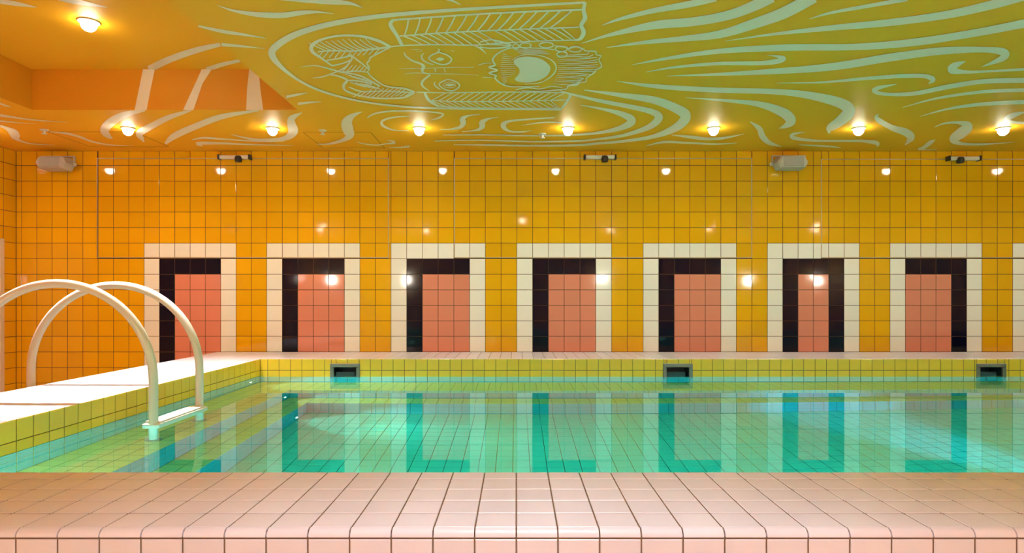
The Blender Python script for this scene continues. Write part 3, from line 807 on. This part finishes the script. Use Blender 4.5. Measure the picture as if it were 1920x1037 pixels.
# the bearded face in its long oval
def mural_part(name, strokes, fills=(), label=None):
    g = MB()
    for reg, pts in strokes:
        ribbon(g, pts, reg, n=5); LAYER[0] += 0.0004
    for reg, pts in fills:
        P = cr([(a, b, 0) for a, b in pts]+[(*pts[0], 0)], 4)[:-1]
        g.poly([flat((reg[0]+a*reg[2], reg[1]+b*reg[2]), ZC) for a, b, _ in P])
    LAYER[0] = 0.0
    o = g.build(name, 'mural_paint', ceil)
    if label: o['label'] = label
def lerp(pts, x):
    for (a, b), (c, d) in zip(pts[:-1], pts[1:]):
        if a <= x <= c: return b+(d-b)*(x-a)/(c-a)
    return pts[0][1] if x < pts[0][0] else pts[-1][1]
def ell(cx, cy, rx, ry, w_, n=12): return [(cx+rx*math.cos(2*math.pi*i/n), cy+ry*math.sin(2*math.pi*i/n), w_) for i in range(n+1)]
mural_part('painted_oval', [(Q2, [(1742,12,12),(1500,25,14),(1200,42,16),(900,62,20),(650,85,24),(450,115,28),(300,150,30),(180,195,34),(100,250,38),(85,290,36),(130,350,22),(220,420,14),(330,475,12),(480,520,11),(650,550,10),(850,568,10),(1100,575,9),(1350,577,9),(1612,580,9)]),
 (Q2, [(1742,10,18),(1735,55,20),(1742,95,24),(1722,132,20),(1735,170,24),(1718,203,18),(1690,212,8)]), (Q2, [(1610,582,8),(1640,545,12),(1662,505,12),(1640,488,6)])], label='pale oval outline around the face')
top = [(725,105),(900,92),(1200,72),(1500,58),(1735,50)]; mid = [(760,190),(1000,172),(1300,158),(1500,150),(1710,143)]
bot = [(700,248),(780,240),(950,235),(1150,238),(1250,230),(1500,216),(1700,211)]
st = [(Q2, [(a, b, 10) for a, b in top]), (Q2, [(a, b, 8) for a, b in mid]), (Q2, [(a, b, 7) for a, b in bot]), (Q2, [(728,104,14),(712,130,22),(748,190,18),(775,242,18)])]
for k in range(17):
    xb = 785+55*k; xt = xb+22+7*k
    if xt < 1725: st.append((Q2, [(xb, lerp(mid, xb), 7), ((xb+xt)/2+4, (lerp(mid, xb)+lerp(top, xt))/2, 9), (xt, lerp(top, xt), 8)]))
for k in range(20):
    xa = 780+44*k; xb = min(xa+105, 1695)
    if 1180 < xa < 1260: continue
    st.append((Q2, [(xa, lerp(mid, xa), 7), ((xa+xb)/2, (lerp(mid, xa)+lerp(bot, xb))/2-3, 6), (xb, lerp(bot, xb), 5)]))
mural_part('painted_feather', st, label='long hatched feather above the face')
lt = [(850,487),(1000,490),(1180,488),(1300,486),(1640,490)]; lm = [(925,532),(1100,537),(1350,535),(1640,528)]; lb = [(960,560),(1100,569),(1350,572),(1610,573)]
st = [(Q2, [(a, b, 6) for a, b in lt]), (Q2, [(a, b, 5) for a, b in lm]), (Q2, [(a, b, 7) for a, b in lb]), (Q2, [(893,490,12),(915,530,16),(965,562,10)])]
for k in range(18):
    xa = 930+37*k; xb = min(xa+75, 1640)
    st.append((Q2, [(xa, lerp(lm, xa), 5), (xb, lerp(lt, xb), 5)])); st.append((Q2, [(xa, lerp(lm, xa), 5), (min(xb, 1605), lerp(lb, xb), 4)]))
mural_part('painted_feather', st, label='long hatched feather below the face')
st = [(B1, p) for p in [
 [(1105,240,24),(950,165,36),(750,112,30),(500,105,26),(280,150,28),(160,225,48),(168,300,40),(280,380,24),(400,465,20)],
 [(1095,242,26),(900,265,24),(650,290,20),(400,285,18),(230,300,16)],
 [(1100,245,16),(950,320,18),(862,368,20),(850,400,20),(820,440,18),(850,500,16),(830,545,16),(900,620,18),(1050,712,18),(1250,737,20),(1392,782,24)],
 [(1392,786,24),(1250,850,20),(950,857,20),(720,822,20),(565,765,24),(540,700,34),(580,640,30),(480,592,20),(380,572,18)],
 [(25,482,6),(200,465,14),(400,512,18),(520,542,18),(700,530,16),(830,545,12)],
 [(170,615,8),(280,600,16),(400,560,16),(550,490,20),(640,380,22),(600,330,16)],
 [(340,400,18),(500,375,18),(640,340,22)],
 [(640,350,20),(760,440,18),(850,520,14)],
 [(500,545,14),(700,575,16),(850,640,18),(960,710,14)],
 [(590,640,16),(750,655,18),(880,690,18)],
 [(600,720,14),(760,775,18),(1000,770,14),(1390,790,16)],
 [(400,465,18),(520,440,18),(620,400,20)]]]
for k in range(11):
    x = 320+68*k; st.append((B1, [(x, 285-k*2, 12), (x-110, 235-k*2, 12), (x-200, 190-k*7+(k > 7)*18, 10)]))
for k in range(11):
    x = 290+68*k; yy = 300 if k < 5 else 300+(5-k)*6
    st.append((B1, [(x, yy-8, 12), (x-60, yy+70-(k > 6)*14, 14)]))
for k in range(6):
    x = 520+50*k; st.append((B1, [(x, 540, 12), (x+75, 460, 12)]))
for k in range(7):
    x = 560+52*k; st.append((B1, [(x, 560+k*14, 10), (x+110, 610+k*16, 11)]))
for k in range(4): st.append((B1, [(620+60*k, 660+k*8, 12), (800+60*k, 720+k*8, 12)]))
for k in range(12):
    x = 660+56*k; st.append((B1, [(x, 838-(k > 8)*10, 11), (x+90, 775, 13)]))
for k in range(8):
    x = 850+56*k; st.append((B1, [(x, 770, 10), (x+60, 735-(k < 2)*30, 11)]))
mural_part('painted_cap', st, label='hatched winged cap on the face')
st = [(B4, p) for p in [
 [(140,140,14),(170,200,26),(270,270,24),(380,310,30),(432,350,50),(415,400,44),(425,440,24),(520,470,14)],
 [(535,480,26),(450,540,28),(405,600,36),(430,660,24),(520,720,8)],
 [(60,385,4),(250,385,10),(600,375,9),(900,365,9),(1190,365,8)], [(140,465,6),(300,450,10),(600,462,9),(900,465,9),(1250,485,4)],
 [(600,385,14),(615,440,14)], [(740,390,12),(760,440,12)],
 [(660,140,20),(560,180,22),(512,235,22),(600,290,22),(720,325,20),(812,300,24),(848,240,24),(780,180,20),(660,140,18)],
 [(650,85,6),(668,112,22),(640,140,16)], [(440,150,8),(400,200,26),(430,260,24),(510,305,20),(590,325,8)],
 [(240,100,5),(330,95,8),(420,115,4)], [(320,130,4),(400,125,5)], [(840,110,8),(900,130,8)],
 [(790,545,18),(690,590,20),(668,630,20),(740,690,20),(860,718,18),(950,670,20),(965,620,20),(880,565,18),(790,545,16)],
 ell(820,628,92,42,9), [(610,580,10),(592,620,20),(640,670,20),(690,700,6)],
 [(1250,330,14),(1350,305,12),(1450,300,10)], [(1310,512,8),(1460,520,12)],
 [(1190,40,10),(1290,85,26),(1370,165,6)]]]
mural_part('painted_face', st, [(B4, [(615,240),(680,215),(745,240),(680,268)]), (B4, [(745,628),(820,606),(895,628),(820,650)])], 'brow, nose and two round eyes of the face')
st = [(B5, p) for p in [
 [(430,300,8),(560,238,10),(750,233,12),(920,280,14),(1010,360,18),(1012,450,18),(930,540,14),(800,605,10),(600,625,8)],
 [(1000,165,14),(900,150,12),(700,140,14),(500,135,16),(370,150,18),(230,220,22),(168,300,26),(200,370,24),(120,400,24),(235,438,20),(120,475,20),(220,510,18),(200,545,22),(290,620,20),(400,657,16),(600,660,14),(800,655,14)],
 [(1000,110,16),(1160,130,20),(1180,150,14),(1290,125,16),(1385,155,18),(1420,180,12),(1545,185,18),(1560,230,12),(1622,245,16),(1595,300,14),(1632,385,18),(1560,430,14),(1520,480,18),(1430,540,12),(1415,595,16),(1330,600,12),(1300,640,14),(1190,650,12),(1150,690,14),(1000,705,16),(800,720,14),(560,715,12)],
 [(0,60,18),(150,30,18),(300,62,24),(412,105,28),(300,136,22),(120,142,18),(0,125,14)], [(0,92,12),(200,95,14),(400,108,10)],
 [(480,700,14),(640,672,14),(800,690,12),(960,655,12),(1100,672,10)]]]
for cx, cy, rx in ((610,108,75),(890,100,95),(1090,150,80),(1275,155,85),(1100,225,70),(480,118,40)): st.append((B5, ell(cx, cy, rx, 36, 16)))
for k in range(5): st.append((B5, [(470+k*20, 165+k*18, 6), (640, 160+k*13, 8), (840+k*25, 168+k*13, 6)]))
for k in range(15):
    t = k/14; ya = 215+t*390
    st.append((B5, [(270+70*abs(t-.5), ya, 6), (330, ya+6, 8), (425-60*(abs(t-.45) > .38)+50*(abs(t-.5) < .25), ya+4*(k-7)*-.8, 4)]))
for k in range(15):
    t = k/14; ya = 225+t*400; xe = 1600-420*max(0, t-.55)/.45-120*max(0, .15-t)/.15
    st.append((B5, [(1045-160*max(0, t-.6), ya+20*(.5-t), 5), (1250-120*max(0, t-.6), ya+5*(-1)**k, 10), (1430-250*max(0, t-.6), ya-5*(-1)**k, 12), (xe-20, ya+(t-.5)*60, 9)]))
mural_part('painted_beard', st, [(B5, [(455,300),(520,265),(640,250),(780,270),(880,320),(945,400),(920,480),(860,535),(760,580),(640,600),(520,590),(465,555),(518,490),(530,445),(515,400),(460,350)])], 'open mouth and curly beard of the face')
